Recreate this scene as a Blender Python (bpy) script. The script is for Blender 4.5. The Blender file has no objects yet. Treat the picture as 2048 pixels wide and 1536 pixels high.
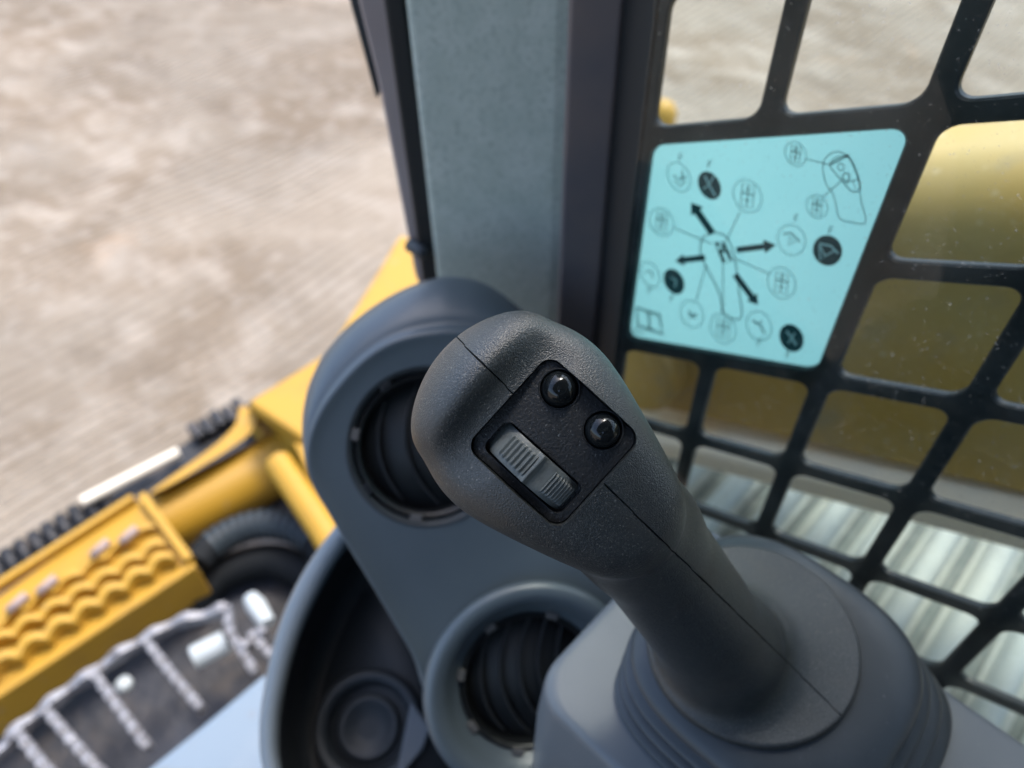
import bpy, bmesh, math, random
import numpy as np
from mathutils import Vector, Matrix

random.seed(7)
S = bpy.context.scene
COL = S.collection
R_ = math.radians

# ------------------------------------------------------------------ camera, sky, sun, exposure
F = 1479.0                                   # focal length in pixels of the 2048 px wide photograph
RW = np.array([[0.69327094, 0.52611561, -0.49252184],
               [-0.72046492, 0.48937892, -0.491364],
               [-0.01748446, 0.69549309, 0.71832003]])   # camera -> cab axes (X right, Y forward, Z up)
CAM = np.array([0.0, 0.0, 1.75])
cd = bpy.data.cameras.new('camera')
cam = bpy.data.objects.new('camera', cd)
COL.objects.link(cam)
mw = Matrix([[*RW[0], CAM[0]], [*RW[1], CAM[1]], [*RW[2], CAM[2]], [0, 0, 0, 1]])
cam.matrix_world = mw
cd.sensor_width = 36.0
cd.lens = 36.0 * F / 2048
cd.clip_start = 0.01
cd.clip_end = 400
cd.dof.use_dof = True
cd.dof.focus_distance = 0.213
cd.dof.aperture_fstop = 8.0
S.camera = cam

w = bpy.data.worlds.new('World')
S.world = w
w.use_nodes = True
nt = w.node_tree
bg = nt.nodes['Background']
sky = nt.nodes.new('ShaderNodeTexSky')
sky.sky_type = 'NISHITA'
sky.sun_disc = False
SUN_EL, SUN_ROT = R_(66), R_(78)            # high on the right of the machine
sky.sun_elevation = SUN_EL
sky.sun_rotation = SUN_ROT
sky.dust_density = 3.0
sky.ozone_density = 1.2
nt.links.new(sky.outputs[0], bg.inputs[0])
bg.inputs[1].default_value = 0.15
sl = bpy.data.lights.new('sun', 'SUN')
sun = bpy.data.objects.new('sun', sl)
COL.objects.link(sun)
sl.energy = 1.1
sl.angle = R_(14)
sl.color = (1, 0.95, 0.88)
sd = Vector((math.sin(SUN_ROT) * math.cos(SUN_EL), math.cos(SUN_ROT) * math.cos(SUN_EL), math.sin(SUN_EL)))
sun.rotation_euler = sd.to_track_quat('Z', 'Y').to_euler()
S.view_settings.view_transform = 'Standard'
S.view_settings.look = 'None'
S.view_settings.gamma = 1
S.view_settings.exposure = 1.6
S.render.engine = 'CYCLES'
S.cycles.use_denoising = True
S.cycles.max_bounces = 10
S.cycles.transparent_max_bounces = 12

# ------------------------------------------------------------------ helpers
def ray(px, py):
    return RW @ np.array([(px - 1024) / F, -(py - 768) / F, -1.0])
def D(px, py, d): return CAM + ray(px, py) * d
def onX(px, py, x): r = ray(px, py); return CAM + r * ((x - CAM[0]) / r[0])
def onY(px, py, y): r = ray(px, py); return CAM + r * ((y - CAM[1]) / r[1])
def onZ(px, py, z): r = ray(px, py); return CAM + r * ((z - CAM[2]) / r[2])
def onP(px, py, P0, n, off=0.0):
    r = ray(px, py)
    P = P0 + n * off
    return CAM + r * (np.dot(P - CAM, n) / np.dot(r, n))
def unit(v): v = np.array(v, float); return v / np.linalg.norm(v)

def mk(name, verts, faces, mat=None, parent=None, smooth=True, bevel=0, bevseg=2, subsurf=0, auto=None):
    me = bpy.data.meshes.new(name)
    me.from_pydata([tuple(map(float, v)) for v in verts], [], [tuple(int(i) for i in f) for f in faces])
    bm = bmesh.new(); bm.from_mesh(me)
    bmesh.ops.remove_doubles(bm, verts=bm.verts, dist=1e-6)
    bmesh.ops.recalc_face_normals(bm, faces=bm.faces)
    bm.to_mesh(me); bm.free()
    o = bpy.data.objects.new(name, me)
    COL.objects.link(o)
    if mat: me.materials.append(mat)
    me.polygons.foreach_set('use_smooth', [smooth] * len(me.polygons))
    if bevel:
        b = o.modifiers.new('bevel', 'BEVEL'); b.width = bevel; b.segments = bevseg; b.limit_method = 'ANGLE'; b.angle_limit = R_(35)
        b.harden_normals = False
    if subsurf:
        s = o.modifiers.new('sub', 'SUBSURF'); s.levels = subsurf; s.render_levels = subsurf
    if auto is not None:
        me.set_sharp_from_angle(angle=R_(auto))
    if parent: o.parent = parent
    return o

def tag(o, label=None, cat=None, group=None, kind=None):
    if label: o['label'] = label
    if cat: o['category'] = cat
    if group: o['group'] = group
    if kind: o['kind'] = kind
    return o
def empty(name, label, cat, group=None):
    o = bpy.data.objects.new(name, None); COL.objects.link(o)
    return tag(o, label, cat, group)

def mat(name, col, rough=0.6, metal=0.0, spec=0.5, bump=None, var=None, coat=0):
    """bump: (scale, distance, strength)  var: list of (scale, colour, lo, hi[, stretch])"""
    m = bpy.data.materials.new(name); m.use_nodes = True
    t = m.node_tree; b = t.nodes['Principled BSDF']; L = t.links
    b.inputs['Roughness'].default_value = rough
    b.inputs['Metallic'].default_value = metal
    b.inputs['Specular IOR Level'].default_value = spec
    b.inputs['Coat Weight'].default_value = coat
    b.inputs['Base Color'].default_value = (*col, 1)
    tc = t.nodes.new('ShaderNodeTexCoord')
    last = None
    for v in (var or []):
        sc, c2, lo, hi = v[:4]
        src = tc.outputs['Object']
        if len(v) > 4:
            mp = t.nodes.new('ShaderNodeMapping'); mp.inputs['Scale'].default_value = v[4]
            if len(v) > 5: mp.inputs['Rotation'].default_value = v[5]
            L.new(src, mp.inputs[0]); src = mp.outputs[0]
        nz = t.nodes.new('ShaderNodeTexNoise'); nz.inputs['Scale'].default_value = sc; nz.inputs['Detail'].default_value = 5
        L.new(src, nz.inputs['Vector'])
        rp = t.nodes.new('ShaderNodeMapRange'); rp.inputs[1].default_value = lo; rp.inputs[2].default_value = hi
        L.new(nz.outputs[0], rp.inputs[0])
        mx = t.nodes.new('ShaderNodeMix'); mx.data_type = 'RGBA'
        L.new(rp.outputs[0], mx.inputs[0])
        if last: L.new(last, mx.inputs[6])
        else: mx.inputs[6].default_value = (*col, 1)
        mx.inputs[7].default_value = (*c2, 1)
        last = mx.outputs[2]
    if last: L.new(last, b.inputs['Base Color'])
    prev = None
    for bp in (bump if isinstance(bump, list) else [bump] if bump else []):
        nz = t.nodes.new('ShaderNodeTexNoise'); nz.inputs['Scale'].default_value = bp[0]; nz.inputs['Detail'].default_value = 3
        src = tc.outputs['Object']
        if len(bp) > 3:
            mp = t.nodes.new('ShaderNodeMapping'); mp.inputs['Scale'].default_value = bp[3]
            L.new(src, mp.inputs[0]); src = mp.outputs[0]
        L.new(src, nz.inputs['Vector'])
        bn = t.nodes.new('ShaderNodeBump'); bn.inputs['Distance'].default_value = bp[1]; bn.inputs['Strength'].default_value = bp[2]
        L.new(nz.outputs[0], bn.inputs['Height'])
        if prev: L.new(prev, bn.inputs['Normal'])
        prev = bn.outputs[0]
    if prev: L.new(prev, b.inputs['Normal'])
    return m

def box(lo, hi):
    x0, y0, z0 = lo; x1, y1, z1 = hi
    v = [(x0,y0,z0),(x1,y0,z0),(x1,y1,z0),(x0,y1,z0),(x0,y0,z1),(x1,y0,z1),(x1,y1,z1),(x0,y1,z1)]
    f = [(0,3,2,1),(4,5,6,7),(0,1,5,4),(1,2,6,5),(2,3,7,6),(3,0,4,7)]
    return v, f
def prism(bot, top):
    n = len(bot)
    v = list(bot) + list(top)
    f = [tuple(range(n))[::-1], tuple(range(n, 2*n))] + [(i, (i+1) % n, n+(i+1) % n, n+i) for i in range(n)]
    return v, f
def slab(name, pts, z, th, m, parent=None, bevel=0.004, **k):
    """solid plate whose top outline lies on the level z"""
    top = [onZ(x, y, z) for x, y in pts]
    bot = [t - np.array([0, 0, th]) for t in top]
    return mk(name, *prism(bot, top), m, parent, smooth=False, bevel=bevel, **k)
def tube_geo(path, r, seg=20, caps=True):
    path = [np.array(p, float) for p in path]; n = len(path)
    rs = r if hasattr(r, '__len__') else [r] * n
    V, Fc = [], []
    ref = np.array([0.13, 0.2, 0.97])
    for i, p in enumerate(path):
        t = unit(path[min(i+1, n-1)] - path[max(i-1, 0)])
        a = unit(np.cross(t, ref)); b = np.cross(t, a)
        for k in range(seg):
            q = 2*math.pi*k/seg
            V.append(p + rs[i]*(a*math.cos(q) + b*math.sin(q)))
    for i in range(n-1):
        for k in range(seg):
            Fc.append((i*seg+k, i*seg+(k+1) % seg, (i+1)*seg+(k+1) % seg, (i+1)*seg+k))
    if caps:
        Fc.append(tuple(range(seg))[::-1]); Fc.append(tuple(range((n-1)*seg, n*seg)))
    return V, Fc
def tube(name, path, r, m, parent=None, seg=20, **k):
    return mk(name, *tube_geo(path, r, seg), m, parent, auto=50, **k)
def lathe(name, prof, O, ex, ey, ez, m, parent=None, seg=72, sx=1, sy=1, closed=False, auto=None, **k):
    """prof: list of (radius, height) turned about ez through O"""
    V, Fc = [], []
    n = len(prof)
    for r, h in prof:
        for j in range(seg):
            q = 2*math.pi*j/seg
            V.append(O + ex*(r*sx*math.cos(q)) + ey*(r*sy*math.sin(q)) + ez*h)
    rng = n if closed else n-1
    for i in range(rng):
        for j in range(seg):
            a, b = i*seg, ((i+1) % n)*seg
            Fc.append((a+j, a+(j+1) % seg, b+(j+1) % seg, b+j))
    if not closed:
        if prof[0][0] > 1e-6: Fc.append(tuple(range(seg))[::-1])
        if prof[-1][0] > 1e-6: Fc.append(tuple(range((n-1)*seg, n*seg)))
    return mk(name, V, Fc, m, parent, auto=auto, **k)
def spline(pts, n=96, closed=True):
    """Catmull-Rom through pts, resampled evenly"""
    P = np.array(pts, float); m = len(P); out = []
    rng = m if closed else m-1
    for i in range(rng):
        if closed: a, b, c, d = P[(i-1) % m], P[i], P[(i+1) % m], P[(i+2) % m]
        else: a, b, c, d = P[max(i-1, 0)], P[i], P[i+1], P[min(i+2, m-1)]
        for t in np.linspace(0, 1, 24, endpoint=False):
            out.append(0.5*((2*b) + (-a+c)*t + (2*a-5*b+4*c-d)*t*t + (-a+3*b-3*c+d)*t**3))
    if not closed: out.append(P[-1])
    out = np.array(out)
    Q = np.vstack([out, out[:1]]) if closed else out
    s = np.concatenate([[0], np.cumsum(np.linalg.norm(np.diff(Q, axis=0), axis=1))])
    tt = np.linspace(0, s[-1], n, endpoint=not closed)
    return np.stack([np.interp(tt, s, Q[:, k]) for k in range(Q.shape[1])], 1)
def stack(name, rings, m, parent=None, cap0=True, cap1=True, **k):
    n = len(rings[0]); V = [v for r in rings for v in r]; Fc = []
    for i in range(len(rings)-1):
        for j in range(n):
            Fc.append((i*n+j, i*n+(j+1) % n, (i+1)*n+(j+1) % n, (i+1)*n+j))
    if cap0: Fc.append(tuple(range(n))[::-1])
    if cap1: Fc.append(tuple(range((len(rings)-1)*n, len(rings)*n)))
    return mk(name, V, Fc, m, parent, **k)
def apply_bool(o, cutter, solver='EXACT'):
    md = o.modifiers.new('cut', 'BOOLEAN'); md.operation = 'DIFFERENCE'; md.object = cutter; md.solver = solver
    dg = bpy.context.evaluated_depsgraph_get()
    me = bpy.data.meshes.new_from_object(o.evaluated_get(dg))
    o.modifiers.remove(md)
    old = o.data; o.data = me
    bpy.data.meshes.remove(old)
    bpy.data.objects.remove(cutter, do_unlink=True)

# ------------------------------------------------------------------ materials
M = {}
M['grip'] = mat('grip_plastic', (0.023, 0.029, 0.031), 0.36, spec=0.85, bump=[(2300, 0.0006, 0.55), (900, 0.0003, 0.2)],
                var=[(1300, (0.042, 0.048, 0.048), 0.5, 0.6), (1700, (0.17, 0.17, 0.155), 0.60, 0.70), (40, (0.040, 0.040, 0.036), 0.5, 0.75)])
M['panel'] = mat('panel_plastic', (0.018, 0.02, 0.022), 0.5, spec=0.4, bump=[(1100, 0.0005, 0.8)],
                 var=[(1500, (0.14, 0.15, 0.15), 0.64, 0.72)])
M['gloss'] = mat('button_gloss', (0.008, 0.010, 0.011), 0.13, spec=0.5, bump=[(90, 0.0002, 0.2)], var=[(900, (0.05, 0.055, 0.05), 0.6, 0.85)])
M['wheel'] = mat('thumb_wheel_rubber', (0.125, 0.14, 0.135), 0.45, bump=[(1500, 0.0003, 0.5)], var=[(260, (0.09, 0.10, 0.095), 0.5, 0.7)])
M['boot'] = mat('boot_rubber', (0.045, 0.055, 0.063), 0.42, bump=[(900, 0.0001, 0.35)], var=[(60, (0.056, 0.066, 0.074), 0.45, 0.7), (700, (0.20, 0.21, 0.21), 0.70, 0.78)])
M['console'] = mat('console_plastic', (0.145, 0.165, 0.18), 0.42, bump=[(900, 0.0001, 0.3)], var=[(900, (0.30, 0.30, 0.29), 0.70, 0.78), (25, (0.165, 0.183, 0.196), 0.4, 0.7)])
M['dash'] = mat('dash_plastic', (0.072, 0.094, 0.108), 0.38, spec=0.8, bump=[(700, 0.0001, 0.3)], var=[(20, (0.082, 0.104, 0.118), 0.4, 0.7)])
M['binrim'] = mat('bin_rim_plastic', (0.19, 0.23, 0.255), 0.4, bump=[(700, 0.0001, 0.3)])
M['darkdash'] = mat('dark_plastic', (0.028, 0.035, 0.04), 0.5, bump=[(600, 0.0002, 0.3)], var=[(30, (0.045, 0.05, 0.055), 0.45, 0.7)])
M['vent'] = mat('vent_plastic', (0.007, 0.008, 0.009), 0.42, var=[(120, (0.03, 0.03, 0.028), 0.6, 0.85)])
M['louvre'] = mat('louvre_highlight_plastic', (0.022, 0.024, 0.026), 0.35, var=[(120, (0.05, 0.05, 0.048), 0.6, 0.85)])  # lighter copy of the vent plastic, painting a highlight on the blades
M['bininside'] = mat('bin_inside', (0.012, 0.015, 0.017), 0.5, bump=[(600, 0.0002, 0.3)])
M['dust'] = mat('dusty_clip', (0.10, 0.095, 0.09), 0.8, bump=[(500, 0.0005, 0.6)])
M['pillar'] = mat('pillar_trim', (0.42, 0.49, 0.44), 0.6, bump=[(420, 0.0005, 0.5)], var=[(60, (0.49, 0.555, 0.505), 0.4, 0.7), (300, (0.31, 0.37, 0.335), 0.5, 0.75)])
M['seal'] = mat('black_seal', (0.012, 0.014, 0.015), 0.6)
M['doortrim'] = mat('door_trim', (0.34, 0.29, 0.28), 0.45, var=[(9, (0.40, 0.35, 0.34), 0.4, 0.7)])
M['channel'] = mat('channel_plastic', (0.16, 0.135, 0.13), 0.5, var=[(14, (0.10, 0.10, 0.115), 0.4, 0.7)])
M['guard'] = mat('guard_paint', (0.005, 0.011, 0.015), 0.42, spec=0.3, bump=[(260, 0.0004, 0.35)],
                 var=[(900, (0.35, 0.4, 0.42), 0.68, 0.80), (40, (0.018, 0.024, 0.028), 0.45, 0.75)])
M['yellow'] = mat('yellow_paint', (0.44, 0.245, 0.02), 0.5, bump=[(60, 0.001, 0.2)], var=[(14, (0.37, 0.21, 0.03), 0.5, 0.8), (50, (0.36, 0.25, 0.13), 0.64, 0.8)])
M['armyellow'] = mat('weathered_yellow', (0.47, 0.30, 0.06), 0.42, bump=[(50, 0.001, 0.2)], var=[(6, (0.42, 0.31, 0.10), 0.42, 0.66), (17, (0.33, 0.26, 0.12), 0.58, 0.75), (120, (0.6, 0.5, 0.32), 0.62, 0.8)])
M['black'] = mat('black_steel', (0.016, 0.017, 0.02), 0.55, bump=[(50, 0.01, 0.5)], var=[(25, (0.10, 0.085, 0.075), 0.5, 0.75)])
M['hose'] = mat('hose_rubber', (0.006, 0.008, 0.01), 0.75, spec=0.25)
M['hosering'] = mat('hose_ring', (0.035, 0.05, 0.06), 0.5)
M['steel'] = mat('worn_steel', (0.25, 0.25, 0.265), 0.5, metal=0.3, bump=[(150, 0.003, 0.6)], var=[(70, (0.14, 0.13, 0.13), 0.52, 0.66), (160, (0.48, 0.48, 0.50), 0.58, 0.72)])
M['white'] = mat('white_plastic', (0.44, 0.49, 0.51), 0.5, var=[(30, (0.4, 0.45, 0.45), 0.5, 0.8)])
M['sill'] = mat('sky_tinted_sill', (0.19, 0.25, 0.31), 0.5, var=[(9, (0.24, 0.29, 0.34), 0.4, 0.7), (40, (0.2, 0.2, 0.2), 0.6, 0.85)])  # grey paint with the sky reflection mixed in as pale blue
M['void_dark'] = mat('dark_void_dirt', (0.018, 0.017, 0.019), 0.6, bump=[(30, 0.01, 0.6)], var=[(16, (0.055, 0.043, 0.033), 0.5, 0.66), (30, (0.01, 0.01, 0.012), 0.5, 0.7), (5, (0.035, 0.04, 0.055), 0.45, 0.7)])  # near black base paints the shaded void; brown dirt over it
M['ledge'] = mat('dusty_ledge', (0.85, 0.77, 0.62), 0.85, bump=[(60, 0.004, 0.5)], var=[(20, (0.8, 0.75, 0.64), 0.4, 0.7)])
M['track'] = mat('dusty_track', (0.29, 0.325, 0.31), 0.85, bump=[(30, 0.006, 0.5)], var=[(9, (0.34, 0.36, 0.32), 0.4, 0.65), (18, (0.23, 0.25, 0.235), 0.6, 0.8)])
M['added_roof'] = mat('added_roof_liner', (0.05, 0.05, 0.05), 0.8)  # for the unseen light-blocking panels

# ground: dusty packed earth with grouser marks
g = bpy.data.materials.new('dusty_ground'); g.use_nodes = True
t = g.node_tree; b = t.nodes['Principled BSDF']; L = t.links
b.inputs['Roughness'].default_value = 0.95; b.inputs['Specular IOR Level'].default_value = 0.15
tc = t.nodes.new('ShaderNodeTexCoord')
def noise(sc, det=6, stretch=None, rot=0, dist=0.0):
    n_ = t.nodes.new('ShaderNodeTexNoise'); n_.inputs['Scale'].default_value = sc; n_.inputs['Detail'].default_value = det
    n_.inputs['Distortion'].default_value = dist
    mp = t.nodes.new('ShaderNodeMapping'); mp.inputs['Rotation'].default_value = (0, 0, rot)
    if stretch: mp.inputs['Scale'].default_value = stretch
    L.new(tc.outputs['Object'], mp.inputs[0]); L.new(mp.outputs[0], n_.inputs['Vector'])
    return n_.outputs[0]
def rng(src, a, b_):
    m_ = t.nodes.new('ShaderNodeMapRange'); m_.inputs[1].default_value = a; m_.inputs[2].default_value = b_
    L.new(src, m_.inputs[0]); return m_.outputs[0]
def mixc(fac, c1, c2):
    m_ = t.nodes.new('ShaderNodeMix'); m_.data_type = 'RGBA'; L.new(fac, m_.inputs[0])
    for i, c in ((6, c1), (7, c2)):
        if isinstance(c, tuple): m_.inputs[i].default_value = (*c, 1)
        else: L.new(c, m_.inputs[i])
    return m_.outputs[2]
c = mixc(rng(noise(1.1, 8, dist=0.6), 0.40, 0.58), (0.218, 0.172, 0.124), (0.285, 0.240, 0.186))
c = mixc(rng(noise(5.5, 10, (1, 0.6, 1), 0.5, 0.2), 0.5, 0.72), c, (0.37, 0.32, 0.26))
c = mixc(rng(noise(2.3, 6, (1, 0.5, 1), -0.6, 0.4), 0.56, 0.80), c, (0.165, 0.128, 0.092))
c = mixc(rng(noise(0.8, 5, None, 1.7, 0.4), 0.66, 0.76), c, (0.40, 0.26, 0.15))
c = mixc(rng(noise(12, 6, None, 0.9, 0.3), 0.50, 0.75), c, (0.33, 0.285, 0.23))
c = mixc(rng(noise(38, 4), 0.62, 0.8), c, (0.18, 0.15, 0.12))
wc_ = t.nodes.new('ShaderNodeTexWave'); wc_.inputs['Scale'].default_value = 5.2; wc_.inputs['Distortion'].default_value = 1.2; wc_.inputs['Detail'].default_value = 3
wc_.bands_direction = 'Y'; L.new(tc.outputs['Object'], wc_.inputs['Vector'])
mk_ = t.nodes.new('ShaderNodeMath'); mk_.operation = 'MULTIPLY'
L.new(rng(wc_.outputs['Fac'], 0.35, 1.6), mk_.inputs[0]); L.new(rng(noise(0.55, 3, None, 0.4), 0.42, 0.54), mk_.inputs[1])
c = mixc(mk_.outputs[0], c, (0.16, 0.127, 0.092))
L.new(c, b.inputs['Base Color'])
wv = t.nodes.new('ShaderNodeTexWave'); wv.inputs['Scale'].default_value = 6.5; wv.inputs['Distortion'].default_value = 1.6; wv.inputs['Detail'].default_value = 3
wv.bands_direction = 'Y'
L.new(tc.outputs['Object'], wv.inputs['Vector'])
ml = t.nodes.new('ShaderNodeMath'); ml.operation = 'MULTIPLY'
L.new(wv.outputs['Fac'], ml.inputs[0]); L.new(rng(noise(0.7, 3), 0.38, 0.52), ml.inputs[1])
b1 = t.nodes.new('ShaderNodeBump'); b1.inputs['Distance'].default_value = 0.03; b1.inputs['Strength'].default_value = 0.7
L.new(ml.outputs[0], b1.inputs['Height'])
b2 = t.nodes.new('ShaderNodeBump'); b2.inputs['Distance'].default_value = 0.05; b2.inputs['Strength'].default_value = 0.6
L.new(noise(3.2, 8, (1, 0.6, 1), 0.3, 0.5), b2.inputs['Height']); L.new(b1.outputs[0], b2.inputs['Normal'])
L.new(b2.outputs[0], b.inputs['Normal'])
M['ground'] = g

# ------------------------------------------------------------------ ground: uneven sheet to the horizon
N = 110
gv, gf = [], []
coords = [math.copysign(abs(s)**3 * 150, s) for s in np.linspace(-1, 1, N)]
for j in coords:
    for i in coords:
        x, y = i + 1.2, j + 2.5
        z = 0.035*math.sin(x*2.1+0.6*y)*math.cos(y*1.7-0.3*x) + 0.02*math.sin(4.7*x+1.3)*math.sin(3.9*y)
        if abs(i) > 14 or abs(j) > 14: z = 0
        gv.append((x, y, z))
for j in range(N-1):
    for i in range(N-1):
        a = j*N+i; gf.append((a, a+1, a+N+1, a+N))
ground = mk('ground', gv, gf, M['ground'])
tag(ground, kind='structure')

# ------------------------------------------------------------------ cab posts, plus unseen panels added to block daylight
cab = empty('cab_frame', 'grey textured corner post of the cab with its dark rubber seals, plus unseen panels added for shade', 'cab frame')
def post(name, quad, m, zt=2.08, zb=1.0, lean=(0, 0), **k):
    """vertical prism over a footprint; lean moves the foot per metre of drop"""
    zr = 1.75
    top = [(x + lean[0]*(zt-zr), y + lean[1]*(zt-zr), zt) for x, y in quad]
    bot = [(x + lean[0]*(zb-zr), y + lean[1]*(zb-zr), zb) for x, y in quad]
    return mk(name, *prism(bot, top), m, cab, smooth=False, bevel=0.004, bevseg=3, **k)
post('post_trim', [(0.2818, 0.36), (0.3380, 0.2940), (0.3525, 0.2830), (0.400, 0.340), (0.35, 0.42)], M['pillar'])
post('channel_cover', [(0.3065, 0.2585), (0.3255, 0.2375), (0.40, 0.290), (0.40, 0.33), (0.3955, 0.3335)], M['channel'])
post('channel_lip', [(0.3262, 0.2375), (0.3295, 0.233), (0.349, 0.258), (0.346, 0.262)], M['darkdash'])
post('window_seal', [(0.2985, 0.2005), (0.3085, 0.2005), (0.3320, 0.2345), (0.3300, 0.2420), (0.3262, 0.2360)], M['seal'])
# slim frame of the open front door, leaning
def quad_px(pts, y):
    return [onY(px, py, y) for px, py in pts]
nL = unit([-0.66, -0.75, 0.0])
def leaf(name, pts, y, m, dep, **k):
    P_ = onY(800, 300, y)
    fr = [onP(px, py, P_, nL) for px, py in pts]
    bk = [p + unit([p[0], p[1], 0])*dep + np.array([dep*0.25, 0, 0]) for p in fr]
    return mk(name, *prism(bk, fr), m, cab, smooth=False, bevel=0.0025, bevseg=3, **k)
leaf('door_edge', [(676, -160), (752, -160), (868, 552), (850, 600), (830, 552), (757, 170)], 0.385, M['doortrim'], 0.02)
leaf('door_lip', [(655, -160), (690, -160), (760, 190), (752, 200)], 0.39, M['darkdash'], 0.01)
leaf('door_seal', [(744, -160), (786, -160), (884, 552), (884, 640), (850, 600)], 0.375, M['seal'], 0.02)
hin = lathe('latch_stud', [(0.0, 0.008), (0.004, 0.007), (0.0055, 0.004), (0.0055, -0.01)], onY(838, 500, 0.372), np.array([1., 0, 0]), np.array([0, 0, 1.]), np.array([0, -1., 0]), M['darkdash'], cab, seg=24)
mk('added_left_wall', *box((-0.70, -0.62, 0.6), (-0.66, 0.05, 1.35)), M['added_roof'], cab, smooth=False)  # unseen side panel added to cut daylight from the left
mk('added_rear_wall', *box((-0.655, -0.62, 0.6), (0.36, -0.57, 2.095)), M['added_roof'], cab, smooth=False)  # unseen back panel added to block light from behind
mk('added_roof', *box((-0.70, -0.62, 2.10), (0.60, 0.14, 2.16)), M['added_roof'], cab, smooth=False)  # unseen overhead slab, its overhang sized to shade the interior

seat = empty('added_seat', 'dark unseen seat added behind the viewpoint to block daylight', 'seat')  # added out of view to keep rear light off the grip
M['seat'] = mat('seat_fabric', (0.025, 0.025, 0.028), 0.9, bump=[(300, 0.001, 0.5)])
def cushion(name, c_, hx, hy, hz):
    rings = []
    for q in (-1, -0.96, -0.8, 0, 0.8, 0.96, 1):
        k_ = (1-abs(q)**4)**0.25*0.12 + 0.88 if abs(q) < 1 else 0.8
        rings.append([np.array([c_[0]+hx*k_*p[0], c_[1]+hy*k_*p[1], c_[2]+hz*q]) for p in srect0(1, 1, 4)])
    return stack(name, rings, M['seat'], seat)
def srect0(a, b_, ex, n=48):
    return [(a*math.copysign(abs(math.cos(q))**(2/ex), math.cos(q)), b_*math.copysign(abs(math.sin(q))**(2/ex), math.sin(q))) for q in [2*math.pi*k_/n for k_ in range(n)]]
cushion('backrest', (-0.22, -0.33, 1.40), 0.27, 0.07, 0.38)
cushion('headrest', (-0.22, -0.34, 1.88), 0.15, 0.05, 0.10)
cushion('seat_cushion', (-0.22, -0.05, 0.98), 0.27, 0.25, 0.07)

# ------------------------------------------------------------------ window guard: plate with rounded holes, on the plane X = 0.300
SL = 0.42                                       # rows fall towards the front
PY, PS = 0.0632, 0.0716
Y0, S0 = 0.1995, 1.6480
def gp(y, s, x): return np.array([x, y, s - SL*y])
def rounded(y0, y1, s0, s1, r, seg=6):
    out = []
    for cy, cs, a0 in ((y1-r, s1-r, 0), (y0+r, s1-r, 90), (y0+r, s0+r, 180), (y1-r, s0+r, 270)):
        for k in range(seg+1):
            a = R_(a0 + 90*k/seg); out.append((cy + r*math.cos(a), cs + r*math.sin(a)))
    return out
def outer_ring(y0, y1, s0, s1, seg=6):
    out = []
    n = seg + 1; h = seg // 2
    for (cy, cs), (dy0, ds0), (dy1, ds1) in (((y1, s1), (0, -1), (-1, 0)), ((y0, s1), (1, 0), (0, -1)), ((y0, s0), (0, 1), (1, 0)), ((y1, s0), (-1, 0), (0, 1))):
        L_ = 0.011
        for k in range(n):
            if k <= h: q = (h-k)/h; out.append((cy + dy0*L_*q, cs + ds0*L_*q))
            else: q = (k-h)/(n-1-h); out.append((cy + dy1*L_*q, cs + ds1*L_*q))
    return out
gV, gF = [], []
def cell(y0, y1, s0, s1, bar=0.0098):
    h = bar/2
    inn = rounded(y0+h, y1-h, s0+h, s1-h, 0.0074); out = outer_ring(y0, y1, s0, s1)
    n = len(inn); base = len(gV)
    e = 0.0009
    inn2 = rounded(y0+h-e, y1-h+e, s0+h-e, s1-h+e, 0.0074+e)
    for ring, x in ((out, 0.300), (inn2, 0.300), (inn, 0.3009), (inn, 0.3037), (inn2, 0.3046), (out, 0.3046)):
        gV.extend(gp(y, s, x) for y, s in ring)
    for r in range(5):
        for i in range(n):
            j = (i+1) % n
            gF.append((base+r*n+i, base+r*n+j, base+(r+1)*n+j, base+(r+1)*n+i))
for a in range(0, 9):
    for k in range(-4, 8):
        y1 = Y0 - a*PY; y0 = y1 - PY; s1 = S0 - k*PS; s0 = s1 - PS
        if a in (0, 1) and k in (0, 1):
            if a == 0 and k == 0: cell(Y0-2*PY, Y0, S0-2*PS, S0)
            continue
        cell(y0, y1, s0, s1)
guard = mk('window_guard', gV, gF, M['guard'], auto=25)
tag(guard, 'black steel lattice guard with rounded openings across the side window', 'window guard')

# glass pane inboard of the guard
gl = bpy.data.materials.new('window_glass'); gl.use_nodes = True
t = gl.node_tree; t.nodes.clear(); L = t.links
out = t.nodes.new('ShaderNodeOutputMaterial'); tr = t.nodes.new('ShaderNodeBsdfTransparent'); tr.inputs[0].default_value = (0.86, 0.95, 0.92, 1)
gs = t.nodes.new('ShaderNodeBsdfGlossy'); gs.inputs['Roughness'].default_value = 0.02
fs = t.nodes.new('ShaderNodeFresnel'); fs.inputs[0].default_value = 1.45
mx = t.nodes.new('ShaderNodeMixShader'); L.new(fs.outputs[0], mx.inputs[0]); L.new(tr.outputs[0], mx.inputs[1]); L.new(gs.outputs[0], mx.inputs[2])
df = t.nodes.new('ShaderNodeBsdfDiffuse'); df.inputs[0].default_value = (0.75, 0.72, 0.66, 1)
tl = t.nodes.new('ShaderNodeBsdfTranslucent'); tl.inputs[0].default_value = (0.85, 0.84, 0.78, 1)
dm = t.nodes.new('ShaderNodeMixShader'); dm.inputs[0].default_value = 0.5; L.new(df.outputs[0], dm.inputs[1]); L.new(tl.outputs[0], dm.inputs[2])
tc = t.nodes.new('ShaderNodeTexCoord')
nz = t.nodes.new('ShaderNodeTexNoise'); nz.inputs['Scale'].default_value = 700; nz.inputs['Detail'].default_value = 2; L.new(tc.outputs['Object'], nz.inputs['Vector'])
nz2 = t.nodes.new('ShaderNodeTexNoise'); nz2.inputs['Scale'].default_value = 14; nz2.inputs['Detail'].default_value = 4; L.new(tc.outputs['Object'], nz2.inputs['Vector'])
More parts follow.
